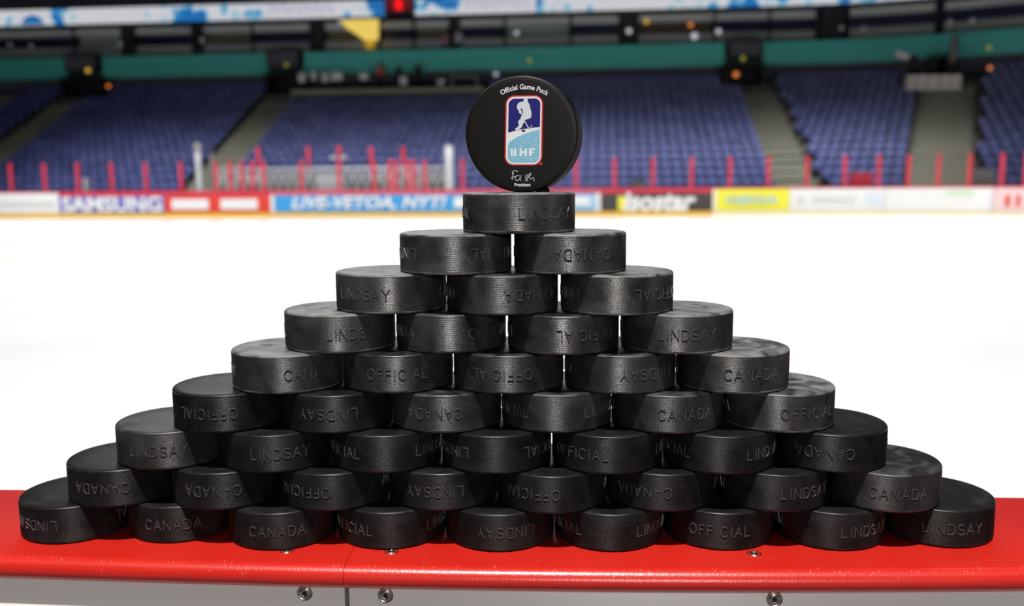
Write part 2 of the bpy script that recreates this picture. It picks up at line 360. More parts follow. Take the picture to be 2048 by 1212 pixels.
def letters(words):
    mb = MB(); hh = 0.0068; gap = 0.30; wd = 0.00085; top = 0.00042
    for word, a0 in words:
        tot = sum(GL[c][0] for c in word) + gap * (len(word) - 1); u = -tot / 2
        for c in word:
            for pl in GL[c][1]:
                for (xa, ya), (xb, yb_) in zip(pl[:-1], pl[1:]):
                    A = Vector(((u + xa) * hh, (ya - .5) * hh)); B = Vector(((u + xb) * hh, (yb_ - .5) * hh)); d = B - A
                    if d.length < 1e-9: continue
                    d.normalize(); nn = Vector((-d.y, d.x)); n = max(1, int((B - A).length / 0.0012)); A -= d * wd * .25; B += d * wd * .25
                    vs = []
                    for i in range(n + 1):
                        p = A.lerp(B, i / n)
                        for o_, h_ in ((-.5, -0.0001), (-.28, top), (.28, top), (.5, -0.0001)):
                            q = p + nn * wd * o_; rr = R0 + h_; t = a0 + q.x / R0
                            vs.append((rr * math.cos(t), rr * math.sin(t), q.y))
                    fs = [(4 * i + k, 4 * i + 4 + k, 4 * i + 5 + k, 4 * i + 1 + k)[::-1] for i in range(n) for k in range(3)]
                    fs += [(0, 1, 2, 3), (4 * n + 3, 4 * n + 2, 4 * n + 1, 4 * n)]
                    mb.add(vs, fs)
            u += GL[c][0] + gap
    return mb
T3 = 2 * PI / 3
WORDS = {'L': 0.0, 'O': -T3, 'C': T3}
LETM = [letters([wd]).mesh('raised_lettering', RUB_TXT) for wd in (('LINDSAY', 0.0), ('OFFICIAL', -T3), ('CANADA', T3))]

POS = {
1: [(-310.5, 3.0), (-233.8, 6.0), (-157.9, -5.0), (-81.3, -2.4), (-4.6, -4.9), (72.1, -3.7), (148.7, -0.2), (225.4, 0.3), (301.9, 6.0)],
2: [(-274.1, 3.0), (-197.7, -1.2), (-121.1, -2.3), (-44.5, -0.4), (31.9, -5.0), (108.3, -0.1), (184.9, -0.5), (261.5, -0.2)],
3: [(-237.6, 3.2), (-160.7, -2.6), (-83.6, -2.4), (-6.6, -2.6), (70.5, -3.2), (147.6, -2.5), (224.6, 2.0)],
4: [(-194.8, 0.9), (-118.1, 0.3), (-41.4, 2.1), (35.4, 2.7), (112.1, 0.9), (188.7, 3.8)],
5: [(-152.5, 1.6), (-75.2, 3.3), (2.1, 2.1), (79.4, 2.3), (156.7, 2.5)],
6: [(-115.8, 6.0), (-37.8, 6.0), (40.1, -0.1), (118.0, 3.0)],
7: [(-79.1, 6.0), (-1.6, -1.0), (76.3, -2.2)],
8: [(-33.3, 0.0), (44.6, 0.0)],
9: [(10.0, 0.0)]}
# word nearest the viewer, its picture column, whether the puck lies upside down, face kind (tone with row light painted in)
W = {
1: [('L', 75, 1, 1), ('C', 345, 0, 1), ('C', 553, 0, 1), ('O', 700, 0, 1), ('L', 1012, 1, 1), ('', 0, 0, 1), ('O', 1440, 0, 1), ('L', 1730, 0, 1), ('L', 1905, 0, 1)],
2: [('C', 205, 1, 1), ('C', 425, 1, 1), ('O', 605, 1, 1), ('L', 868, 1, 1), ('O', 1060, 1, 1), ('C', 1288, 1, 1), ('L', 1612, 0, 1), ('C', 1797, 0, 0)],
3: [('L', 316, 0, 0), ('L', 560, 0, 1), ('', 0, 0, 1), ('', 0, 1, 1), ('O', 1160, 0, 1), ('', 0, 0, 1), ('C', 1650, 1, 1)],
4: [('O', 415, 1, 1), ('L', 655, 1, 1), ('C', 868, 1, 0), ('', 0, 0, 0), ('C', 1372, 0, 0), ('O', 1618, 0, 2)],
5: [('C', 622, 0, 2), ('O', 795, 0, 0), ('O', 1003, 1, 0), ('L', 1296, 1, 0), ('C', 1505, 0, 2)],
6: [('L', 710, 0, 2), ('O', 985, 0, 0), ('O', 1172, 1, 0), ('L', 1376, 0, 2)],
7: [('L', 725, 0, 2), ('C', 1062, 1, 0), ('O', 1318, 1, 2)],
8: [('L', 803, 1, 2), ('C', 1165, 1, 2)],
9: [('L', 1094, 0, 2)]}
ORD = ['first', 'second', 'third', 'fourth', 'fifth', 'sixth', 'seventh', 'eighth', 'ninth']
TIER = {1: 'bottom tier resting on the red rail', 2: 'second tier up from the rail', 3: 'third tier up from the rail', 4: 'fourth tier up from the rail',
        5: 'middle tier of the pyramid', 6: 'sixth tier up, four pucks wide', 7: 'tier of three near the top', 8: 'tier of two near the top', 9: ''}
for row in range(1, 10):
    n = 10 - row
    for i, (xm, ym) in enumerate(POS[row]):
        x, y = xm / 1000, ym / 1000; z = BT + (row - 1) * H + H / 2
        word, wpx, flip, face = W[row][i]
        tocam = math.atan2(EYE.y - y, EYE.x - x)
        if word:
            pc = proj((x, y, z))[0]; hw = 0.0381 * F / (Vector((x, y, z)) - EYE).dot(fwd)
            phi = math.asin(max(-0.96, min(0.96, (wpx - pc) / hw))); base = -WORDS[word] if not flip else WORDS[word]
            ang = tocam + phi + base
        else: ang = tocam + (-T3 / 2 if flip else T3 / 2)
        if n == 1: lab = 'black hockey puck lying alone at the top, under the standing puck'
        elif i == 0: lab = 'black hockey puck at the left end of the ' + TIER[row]
        elif i == n - 1: lab = 'black hockey puck at the right end of the ' + TIER[row]
        elif n % 2 and i == n // 2: lab = 'black hockey puck in the middle of the ' + TIER[row]
        elif i < n / 2: lab = 'black hockey puck, %s from the left, %s' % (ORD[i], TIER[row])
        else: lab = 'black hockey puck, %s from the right, %s' % (ORD[n - 1 - i], TIER[row])
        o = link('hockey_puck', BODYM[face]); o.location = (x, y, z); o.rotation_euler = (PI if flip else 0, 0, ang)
        tag(o, lab, 'hockey puck', 'hockey pucks stacked flat in the pyramid')
        for lm in LETM: link('raised_lettering', lm, o)

# ------------------------------------------------------------ the printed puck standing on edge
q = at(1046.4, 267.6, Y=-0.0088)
TA = math.radians(9.3)
zc = BT + 9 * H + R0 + 0.0001
gp = link('game_puck', BODY_LOGO)
gp.location = (q.x + math.sin(TA) * H / 2 - 0.0015, -0.0088 + math.cos(TA) * H / 2, zc); gp.rotation_euler = (PI / 2, 0, -TA)
tag(gp, 'black puck with printed emblem standing on edge on top of the pyramid', 'hockey puck')
KX, KY = 0.0381 / 573, 0.0381 / 582; RL = math.radians(-0.6)
def lp(px, py): 
    x, y = (px - 569) * KX * .975, -(py - 593) * KY * .978
    return x * math.cos(RL) - y * math.sin(RL), x * math.sin(RL) + y * math.cos(RL)
def decal(name, polys, m, lift, parent, t=0.00003):
    """thin printed layer on the face; polys are outlines in face coordinates"""
    import bmesh
    bm = bmesh.new()
    for pts in polys:
        vs = [bm.verts.new((*lp(*p), 0)) for p in pts]
        bm.faces.new(vs)
    bmesh.ops.triangulate(bm, faces=bm.faces[:])
    bmesh.ops.recalc_face_normals(bm, faces=bm.faces[:])
    for f in bm.faces:
        if f.normal.z < 0: f.normal_flip()
    ex = bmesh.ops.extrude_face_region(bm, geom=bm.faces[:])
    for g in ex['geom']:
        if isinstance(g, bmesh.types.BMVert): g.co.z += t
    me = bpy.data.meshes.new(name); bm.to_mesh(me); bm.free(); me.materials.append(m)
    o = link(name, me, parent); o.location = (0, 0, H / 2 + lift)
    return o
def rrect(x0, x1, y0, y1, rr, n=10):
    p = []
    for cx_, cy_, a in ((x1 - rr, y1 - rr, 0), (x0 + rr, y1 - rr, 90), (x0 + rr, y0 + rr, 180), (x1 - rr, y0 + rr, 270)):
        p += [(cx_ + rr * math.cos(math.radians(a + 90 * i / n)), cy_ + rr * math.sin(math.radians(a + 90 * i / n))) for i in range(n + 1)]
    return p
def ribbon(pts, wd):
    """stroke as small overlapping quads"""
    out = []
    for (xa, ya), (xb, yb_) in zip(pts[:-1], pts[1:]):
        dx, dy = xb - xa, yb_ - ya; l = math.hypot(dx, dy)
        if l < 1e-6: continue
        nx, ny = -dy / l * wd / 2, dx / l * wd / 2; ex, ey = dx / l * wd * .3, dy / l * wd * .3
        out.append([(xa - ex + nx, ya - ey + ny), (xb + ex + nx, yb_ + ey + ny), (xb + ex - nx, yb_ + ey - ny), (xa - ex - nx, ya - ey - ny)])
    return out
def smooth(pts, k=5):
    """Catmull-Rom"""
    p = [pts[0]] + list(pts) + [pts[-1]]; out = []
    for i in range(1, len(p) - 2):
        for j in range(k):
            t = j / k; a, b, c, d = p[i - 1], p[i], p[i + 1], p[i + 2]
            out.append(tuple(0.5 * (2 * b[q_] + (c[q_] - a[q_]) * t + (2 * a[q_] - 5 * b[q_] + 4 * c[q_] - d[q_]) * t * t + (3 * b[q_] - a[q_] - 3 * c[q_] + d[q_]) * t ** 3) for q_ in (0, 1)))
    out.append(pts[-1]); return out
def taper(pts): return [(x - (y - 200) / 714 * 8 if x > 600 else x - (y - 200) / 714 * 10, y) for x, y in pts]
emb = decal('emblem_frame', [taper(rrect(408, 798, 200, 912, 92))], RED_INK, 0.00001, gp); emb['label'] = 'red rounded frame of the emblem'
decal('emblem_white_border', [taper(rrect(422, 784, 213, 900, 80))], WHITE_INK, 0.00003, emb).location = (0, 0, 0.00004)
inner = taper(rrect(441, 769, 233, 884, 62))
def clip_y(poly, fn, above):
    """keep the part of a convex-ish outline above or below the curve y = fn(x)"""
    out = []
    n = len(poly); dense = []
    for i in range(n):
        a, b = poly[i], poly[(i + 1) % n]; k = max(1, int(math.hypot(b[0] - a[0], b[1] - a[1]) / 6))
        dense += [(a[0] + (b[0] - a[0]) * j / k, a[1] + (b[1] - a[1]) * j / k) for j in range(k)]
    keep = [p for p in dense if (p[1] < fn(p[0])) == above]
    xs = np.linspace(min(p[0] for p in keep), max(p[0] for p in keep), 24)
    curve = [(float(x), fn(float(x))) for x in xs]
    # keep is one run around the ring: rotate it to start after the gap
    idx = [i for i, p in enumerate(dense) if (p[1] < fn(p[0])) == above]
    st = next(i for i in range(len(idx)) if (idx[i] - 1) % len(dense) not in idx)
    run = [dense[idx[(st + i) % len(idx)]] for i in range(len(idx))]
    if abs(run[-1][0] - curve[0][0]) > abs(run[-1][0] - curve[-1][0]): curve = curve[::-1]
    return run + curve[1:-1]
ice_fn = lambda x: float(np.interp(x, [425, 500, 560, 650, 770], [580, 560, 547, 532, 520]))
sky_fn = lambda x: float(np.interp(x, [425, 434, 445, 470, 520, 570, 640, 700, 770], [735, 705, 680, 655, 628, 604, 579, 560, 542]))
decal('emblem_navy_field', [clip_y(inner, ice_fn, True)], NAVY_INK, 0, emb).location = (0, 0, 0.00008)
decal('emblem_sky_field', [clip_y(inner, sky_fn, False)], SKY_INK, 0, emb).location = (0, 0, 0.00008)
globe = []
for pts in ([(755, 545), (690, 585), (635, 630), (590, 690), (570, 740)], [(757, 580), (725, 640), (703, 700), (692, 742)],
            [(562, 605), (566, 640), (590, 662), (640, 682), (700, 697), (757, 703)], [(437, 735), (470, 765), (520, 800), (575, 825), (650, 838), (750, 840)],
            [(505, 800), (488, 840), (478, 872)], [(668, 820), (672, 850), (668, 880)], [(540, 752), (590, 700)]):
    globe += ribbon(smooth(pts, 4), 4.5)
decal('emblem_globe_lines', globe, PALE_INK, 0, emb).location = (0, 0, 0.00012)
sk = smooth([(598, 240), (606, 228), (622, 226), (634, 233), (638, 250), (640, 270), (656, 292), (664, 330), (676, 370), (677, 395), (670, 428), (640, 440), (612, 450), (604, 470), (592, 487),
      (583, 505), (578, 520), (562, 537), (548, 547), (535, 553), (515, 552), (511, 534), (528, 525), (541, 512), (548, 495), (541, 480), (541, 465), (552, 448), (562, 438),
      (572, 412), (579, 396), (562, 386), (550, 375), (544, 352), (531, 337), (526, 315), (533, 290), (550, 272), (575, 265), (594, 262)], 3)
decal('emblem_skater', [sk], PALE_INK, 0, emb).location = (0, 0, 0.00014)
decal('emblem_skater_stick', ribbon([(600, 448), (648, 530)], 9) + ribbon(smooth([(640, 532), (658, 530), (672, 520), (681, 503)]), 9), PALE_INK, 0, emb).location = (0, 0, 0.00013)
decal('emblem_skater_slit', [smooth([(566, 328), (574, 333), (584, 350), (590, 372), (584, 386), (578, 378), (575, 355), (566, 345)], 3)], NAVY_INK, 0, emb).location = (0, 0, 0.00018)  # navy slit printed inside the skater
decal('emblem_puck', [[(596 + 20 * math.cos(a), 558 + 10 * math.sin(a)) for a in np.linspace(0, 2 * PI, 20)[:-1]]], BLACK_INK, 0, emb).location = (0, 0, 0.00014)
lt = [rrect(465, 487, 738, 818, 8, 3), rrect(500, 522, 738, 818, 8, 3),
      [(557, 742), (561, 738), (575, 738), (579, 742), (579, 767), (611, 767), (611, 742), (615, 738), (629, 738), (633, 742), (633, 814), (629, 818), (615, 818), (611, 814), (611, 788), (579, 788), (579, 814), (575, 818), (561, 818), (557, 814)],
      [(655, 742), (659, 738), (714, 738), (718, 742), (718, 752), (714, 756), (677, 756), (677, 769), (704, 769), (708, 773), (708, 783), (704, 787), (677, 787), (677, 814), (673, 818), (659, 818), (655, 814)]]
decal('emblem_letters', lt, WHITE_INK, 0, emb).location = (0, 0, 0.00016)
decal('red_dot', [[(778 + 15 * math.cos(a), 896 + 15 * math.sin(a)) for a in np.linspace(0, 2 * PI, 24)[:-1]]], RED_INK, 0.00001, gp)
sig = []
for pts in ([(484, 1002), (480, 985), (490, 971), (512, 966), (537, 974)], [(492, 985), (489, 1010), (484, 1035), (478, 1058)], [(466, 1040), (490, 1031), (522, 1024)],
            [(556, 1022), (538, 1014), (520, 1025), (512, 1045), (518, 1062), (535, 1068), (552, 1055), (566, 1032), (574, 1014), (567, 1035), (563, 1055), (574, 1066)],
            [(640, 1006), (624, 1016), (617, 1030), (630, 1043), (640, 1056), (632, 1070), (620, 1066), (624, 1050), (640, 1030), (656, 1006), (668, 990), (675, 1000), (664, 1020), (650, 1034),
             (662, 1040), (670, 1052), (684, 1046), (694, 1036), (704, 1044), (708, 1070)]):
    sig += ribbon(smooth(pts, 5), 6.5)
decal('signature', sig, WHITE_INK, 0.00001, gp)
def face_text(name, body, width, height, warp):
    a, fs = text_mesh(body, width, height, offset=0.018, extrude=0.02)
    mb = MB(); zs = a[:, 2]; z0 = zs.min(); z1 = zs.max()
    vs = []
    for x, y, z in a:
        px, py = warp(x, y); vs.append((*lp(px, py), 0.00001 + 0.00004 * (z - z0) / (z1 - z0)))
    mb.add(vs, fs); o = mb.build(name, WHITE_INK, gp); o.location = (0, 0, H / 2)
face_text('role_text', 'President', 166, 34, lambda x, y: (588 + x, 1110 - y))
def bend(x, y):
    rad = 479 + y; t = x / 489 + math.radians(1.7); return 590 + rad * math.sin(t), 593 - rad * math.cos(t)
face_text('curved_text', 'Official Game Puck', 526, 52, bend)
# crumb of rubber wedged under the standing puck
mb = MB(); q = at(1085, 384.5, Y=0.004)
rnd = random.Random(3)
ring = []
for j, (zz, rr) in enumerate(((0.0, 1.0), (0.0012, 1.05), (0.0022, 0.8), (0.0029, 0.35))):
    for i in range(12):
        a = 2 * PI * i / 12; k = rr * (1 + 0.18 * math.sin(3 * a + j)); ring.append((0.0042 * k * math.cos(a), 0.003 * k * math.sin(a), zz * (1 + 0.15 * math.cos(2 * a))))
mb.add(ring, [(j * 12 + i, j * 12 + (i + 1) % 12, j * 12 + 12 + (i + 1) % 12, j * 12 + 12 + i) for j in range(3) for i in range(12)] + [list(range(12))[::-1], list(range(36, 48))], 0, True)
o = mb.build('rubber_wedge', RUB_CRUMB); o.location = (q.x, q.y, BT + 9 * H)
tag(o, 'small black rubber crumb wedged beside the foot of the standing puck', 'wedge')

# ------------------------------------------------------------ ice and floors
B2 = Vector((13.5, 38.2)); U2 = Vector((0.9976, -0.069)).normalized(); N2 = Vector((-U2.y, U2.x)); RC = 9.0; C2 = B2 - N2 * RC
def path(s, w=0.0, z=0.0):
    """point at arc length s along the far boards' line (0 = start of the right corner), w metres behind it"""
    if s <= 0: p = B2 + U2 * s + N2 * w
    else:
        a = s / RC; n = Vector((N2.x * math.cos(a) + N2.y * math.sin(a), -N2.x * math.sin(a) + N2.y * math.cos(a))); p = C2 + n * (RC + w)
    return Vector((p.x, p.y, z))
def heading(s): return math.atan2(U2.y, U2.x) - (s / RC if s > 0 else 0)
def s_at(px, w, z):
    lo, hi = -75.0, 13.0
    for _ in range(40):
        m = (lo + hi) / 2
        if proj(path(m, w, z))[0] < px: lo = m
        else: hi = m
    return lo
def sz_at(px, py, w):
    z = 3.0
    for _ in range(8):
        s = s_at(px, w, z); d = proj(path(s, w, z))[1] - proj(path(s, w, z + 0.1))[1]; z += (proj(path(s, w, z))[1] - py) / d * 0.1
    return s_at(px, w, z), z
def sweep(mb, s0, s1, w0, w1, z0, z1, mi=0, step=0.9):
    k = 1 if s1 <= 0 else max(1, int((s1 - max(s0, 0)) / step))
    ss = ([s0] if s0 < 0 else []) + [max(s0, 0.0) + (s1 - max(s0, 0.0)) * i / k for i in range(k + 1)] if s1 > 0 else [s0, s1]
    ss = sorted(set(round(v, 5) for v in ss)); vs = []
    for s in ss:
        for ww, zz in ((w0, z0), (w1, z0), (w1, z1), (w0, z1)): vs.append(path(s, ww, zz))
    m = len(ss); fs = [(i * 4 + j, i * 4 + (j + 1) % 4, i * 4 + 4 + (j + 1) % 4, i * 4 + 4 + j)[::-1] for i in range(m - 1) for j in range(4)]
    mb.add(vs, fs + [(0, 1, 2, 3)[::-1] if False else (0, 1, 2, 3), tuple((m - 1) * 4 + j for j in (3, 2, 1, 0))], mi)
SL, SR = -62.0, 12.5
mb = MB(); mb.box(-60, 60, 0.0, 70, -0.3, 0.0); o = mb.build('floor', ICE); o.location.z = 0; tag(o, 'white rink ice behind the puck pyramid', kind='structure')
mb = MB(); mb.box(-60, 60, -12, -0.0, -0.3, 0.0); tag(mb.build('floor', DARKWALL), 'bench floor on the near side of the board', kind='structure')
# painted marks in the ice
def ice_patch(name, pts, m, lab, z=0.004):
    ps = [at(x, y, Z=0.0) for x, y in smooth(pts + [pts[0]], 4)[:-1]]
    c = sum((p for p in ps), Vector()) / len(ps); mb = MB()
    n = len(ps); vs = [(p.x - c.x, p.y - c.y, 0) for p in ps] + [(p.x - c.x, p.y - c.y, z) for p in ps]
    mb.add(vs, [list(range(n)), list(range(n, 2 * n))[::-1]] + [(i, n + i, n + (i + 1) % n, (i + 1) % n) for i in range(n)])
    o = mb.build(name, m); o.location = (c.x, c.y, 0.0005); tag(o, lab, 'ice marking', 'painted swooshes in the ice')
ice_patch('ice_marking', [(-60, 512), (0, 500), (70, 494), (150, 490), (150, 496), (85, 506), (70, 516), (20, 522), (-60, 526)], ICE_GREEN, 'pale green swoosh painted in the ice at the far left')
ice_patch('ice_marking', [(120, 512), (190, 500), (250, 488), (330, 484), (365, 492), (410, 500), (330, 502), (270, 506), (230, 514), (170, 516)], ICE_GREEN, 'pale green wave painted in the ice below the red adverts', 0.005)
ice_patch('ice_marking', [(80, 527), (200, 520), (290, 510), (430, 505), (560, 486), (640, 484), (560, 496), (430, 513), (300, 519), (190, 530), (80, 538)], ICE_BLUE, 'pale grey-blue arc painted in the ice beyond the pyramid', 0.003)

# ------------------------------------------------------------ far rink boards with adverts
def panel_text(body, s0, s1, z0, z1, m, parent, w=-0.03, offset=0.0, shear=0.0, name='lettering'):
    a, fs = text_mesh(body, s1 - s0, z1 - z0, offset, 0.01, shear); mb = MB()
    mb.add([path((s0 + s1) / 2 + x, w - 0.012 + max(-.01, min(.01, -z)), (z0 + z1) / 2 + y) for x, y, z in a], fs)
    return under(mb.build(name, m), parent)
def shape(px0, px1, z0, z1, m, parent, name, w=-0.03):
    mb = MB(); sweep(mb, s_at(px0, w, .6), s_at(px1, w, .6), w, w + 0.012, z0, z1); return under(mb.build(name, m), parent)
ADS = [(-260, 118, ADW, 'white advert board with faint grey writing at the far left'),
       (118, 329, ADV, 'violet advert board with big white capitals on the far boards'),
       (329, 541, ADR, 'red advert board with two white words'),
       (541, 1201, ADB, 'long blue advert board with white slanted writing'),
       (1201, 1425, ADK, 'charcoal advert board with white writing and yellow stripe'),
       (1425, 1579, ADY, 'yellow advert board with pale blue capitals'),
       (1579, 1770, ADW, 'white advert board right of the yellow one'),
       (1770, 1985, ADW, 'white advert board with pale green bar at the corner'),
       (1985, 2250, ADP, 'pale pink advert board at the right edge')]
boards = []
for k, (p0, p1, m, lab) in enumerate(ADS):
    s0, s1 = s_at(p0, 0, .6), s_at(p1, 0, .6); g = 0.01
    tall = k in (0, 5, 6, 7, 8)
    mid = path((s0 + s1) / 2); b = thing('advert_board', mid, lab, 'advert board', 'advert boards along the far side of the ice')
    mb = MB(); sweep(mb, s0 + g, s1 - g, 0, 0.08, 0.22, 1.16 if tall else 1.0); under(mb.build('panel', m), b)
    mb = MB(); sweep(mb, s0 + g, s1 - g, -0.03, 0.09, 0.0, 0.2); under(mb.build('kick_plate', ADPY if tall and k else YEL), b)
    mb = MB(); sweep(mb, s0 + g, s1 - g, -0.01, 0.12, 1.16 if tall else 1.0, 1.22); under(mb.build('cap_rail', REDP if k != 3 else CAPP), b)
    boards.append(b)
def px_text(b, body, p0, p1, z0, z1, m, **kw): panel_text(body, s_at(p0, -.03, .6), s_at(p1, -.03, .6), z0, z1, m, b, **kw)
px_text(boards[1], 'SAMSUNG', 124, 324, 0.26, 0.98, ADW, offset=0.03)
for a, b_ in ((343, 417), (441, 515)):
    shape(a, b_, 0.36, 0.84, ADW, boards[2], 'white_word_block')
px_text(boards[3], 'LIVE-VETOA, NYT!', 583, 893, 0.28, 0.94, ADW, offset=0.03, shear=0.25)
shape(541, 548, 0.22, 1.0, ADW, boards[3], 'white_edge'); shape(1192, 1201, 0.22, 1.0, ADW, boards[3], 'white_edge')
shape(908, 1010, 0.4, 0.86, ADW, boards[3], 'white_word_block'); shape(1110, 1190, 0.32, 0.92, ADLB, boards[3], 'light_blue_block'); 
shape(1120, 1178, 0.5, 0.85, ADW, boards[3], 'white_word_block', w=-0.045)
px_text(boards[4], 'isostar', 1246, 1392, 0.2, 1.04, ADW, offset=0.045, shear=0.2)
shape(1236, 1250, 0.26, 0.86, ADY, boards[4], 'yellow_stripe')
px_text(boards[5], 'OJEGA', 1452, 1556, 0.44, 0.86, ADLB, offset=0.02)
shape(1425, 1434, 0.22, 1.16, ADPY, boards[5], 'pale_edge')
# smudged grey marks of adverts that cannot be read
for (p0, p1, z0, z1, m, k) in ((0, 108, .56, .72, ADG, 0), (1595, 1608, .5, .8, ADG, 6), (1625, 1712, .6, .76, ADG, 6), (1730, 1765, .4, .95, ADPB, 6),
                               (1893, 1946, .86, 1.0, ADGR, 7), (1985 - 8, 1985, .3, .9, ADPB, 7), (2010, 2020, .4, .85, ADR, 8), (2032, 2040, .4, .85, ADR, 8)):
    shape(p0, p1, z0, z1, m, boards[k], 'print_mark')
# red glass posts and the panes between them
POSTS = [-112, -45, 22, 89.5, 156, 223.5, 292, 362, 432, 461, 484, 505, 528, 603, 678, 748, 780, 792, 816, 828, 850, 925, 1000, 1076, 1152, 1229, 1306, 1383, 1460, 1537, 1613.5, 1689.5, 1757.5, 1817, 1877, 1939.5, 2004, 2052, 2095]
P0 = None; prev = None
for i, px in enumerate(POSTS):
    s = s_at(px, 0.05, 1.8); hgt = 2.62 if 100 > 0 else 0
    mb = MB(); mb.box(-.075, .075, -.04, .04, 0, 1.32)
    mb.box(-.02, .02, -.055, -.04, 0, 1.30)
    if P0 is None: P0 = mb.mesh('glass_post', REDP)
    o = link('glass_post', P0); o.location = path(s, 0.06, 1.22); o.rotation_euler = (0, 0, heading(s))
    tag(o, 'red upright post holding the glass on the far boards', 'glass post', 'red glass posts on the far boards')
    if prev is not None and s - prev > 0.75:
        mb = MB(); sweep(mb, prev + .08, s - .08, .055, .067, 1.23, 2.6)
        g = mb.build('glass_pane', GLASS); g.parent = o; g.matrix_parent_inverse = (Matrix.Translation(o.location) @ Matrix.Rotation(heading(s), 4, 'Z')).inverted()
    prev = s

# ------------------------------------------------------------ behind the boards: bench area, lattice rail, poles
FL = 0.5
mb = MB(); sweep(mb, SL, SR, 0.12, 2.6, -0.3, 0.3); tag(mb.build('walkway', CONC), 'concrete walkway behind the far boards', kind='structure')
def spot(px, py, w): s, z = sz_at(px, py, w); return s, z
s0, z0 = spot(438, 378, 1.3); s1, _ = spot(893, 378, 1.3); _, zt = spot(660, 338, 1.3)
b = thing('lattice_rail', path((s0 + s1) / 2, 1.3, 0.3), 'long white lattice truss barrier behind the far glass', 'barrier')
for zz in (zt, zt - 0.22, 0.95):
    mb = MB(); mb.tube(path(s0, 1.3, zz), path(s1, 1.3, zz), 0.075 if zz == zt else .045); under(mb.build('rail', LIGHTG), b)
mb = MB(); nb = 26
for i in range(nb):
    a, c = s0 + (s1 - s0) * i / nb, s0 + (s1 - s0) * (i + 1) / nb
    mb.tube(path(a, 1.3, .95), path((a + c) / 2, 1.3, zt - .22), .035, 6); mb.tube(path((a + c) / 2, 1.3, zt - .22), path(c, 1.3, .95), .035, 6)
    mb.tube(path(a, 1.3, .3), path(a, 1.3, zt), .03, 6)
under(mb.build('lattice', LIGHTG), b)
mb = MB(); sweep(mb, s0, s1, 1.42, 1.46, 0.3, zt - .3); under(mb.build('backing_panel', MIDGREY), b)
for px, pt, rr, lab, m in ((897.5, 292, .2, 'thick white post at the right end of lattice barrier', WHITEP), (395.5, 304, .13, 'slim grey pole left of the lattice barrier', LIGHTG),
                           (423, 306, .09, 'thin grey pole standing at the left end of lattice barrier', MIDGREY)):
    s, z = spot(px, pt, 1.1); mb = MB(); mb.lathe([(rr * 1.3, 0), (rr * 1.3, .04), (rr, .05), (rr, z - .34), (rr * .8, z - .3)], 16)
    o = mb.build('pole', m); o.location = path(s, 1.1, 0.3); tag(o, lab, 'pole')
    if px == 395.5:
        mb = MB(); mb.lathe([(.001, 0), (.12, .04), (.19, .15), (.2, .24), (.15, .38), (.001, .46)], 16); c = mb.build('lamp_globe', glow('globe_glow', (.6, .6, .62), .45), o); c.location = (0, 0, z - .3)
        mb = MB(); mb.lathe([(.03, 0), (.03, .12)], 8); 
        mb.build('neck', MIDGREY, o).location = (0, 0, z - .36)
for px, pt in ((516, 295), (616, 294), (678, 292), (742, 294), (806, 294)):
    s, z = spot(px, pt, 2.2); mb = MB(); mb.box(-.09, .09, -.05, .05, 0, z - .3); mb.box(-.12, .12, -.08, .08, 0, .06)
    o = mb.build('rear_post', REDP); o.location = path(s, 2.2, 0.3); o.rotation_euler = (0, 0, heading(s))
    tag(o, 'tall red post behind the lattice barrier', 'post', 'tall red posts behind the lattice barrier')
s, z = spot(677, 316, 1.7)
b = thing('twin_lamp', path(s, 1.7, 0.3), 'twin white round lamps on a stand above lattice barrier', 'lamp')
mb = MB(); mb.tube((0, 0, 0), (0, 0, z - .3), .03); mb.tube((-.25, 0, z - .3), (.25, 0, z - .3), .03); mb.build('stand', MIDGREY, b)
for sx in (-.25, .25):
    mb = MB(); mb.lathe([(.001, -.1), (.12, -.08), (.17, 0), (.12, .08), (.001, .1)], 14); mb.build('lamp_head', LIGHTG, b).location = (sx, 0, z - .3)

# ------------------------------------------------------------ grandstand
W0, TR, RI, Z0, NR = 3.0, 0.86, 0.425, 0.75, 16
PS0, PS1 = s_at(592, 15, 7.2), s_at(972, 15, 7.2)          # press platform span
TOPW_ = W0 + NR * TR
mb = MB()
for k in range(NR):
    sweep(mb, SL, SR, W0 + k * TR - .1, W0 + NR * TR, Z0 + (k - 1) * RI - .3, Z0 + k * RI - 0.0)
tag(mb.build('terrace', CONC), 'stepped concrete terrace under the blue seats', kind='structure')
DOORS = [(s_at(a, TOPW_ - .9, 8), s_at(b, TOPW_ - .9, 8)) for a, b in ((128, 205), (533, 600), (1447, 1528), (1845, 1922))]
AISLES = [(s_at(-190, W0 + 4, Z0 + 2), .95), (s_at(20, W0 + 6, Z0 + 3), .95), (s_at(470, W0 + 6 * TR, Z0 + 6 * RI), .95), (s_at(1557, W0 + 6 * TR, Z0 + 6 * RI), .95), (s_at(1884, W0 + 6 * TR, Z0 + 6 * RI), 1.0)]
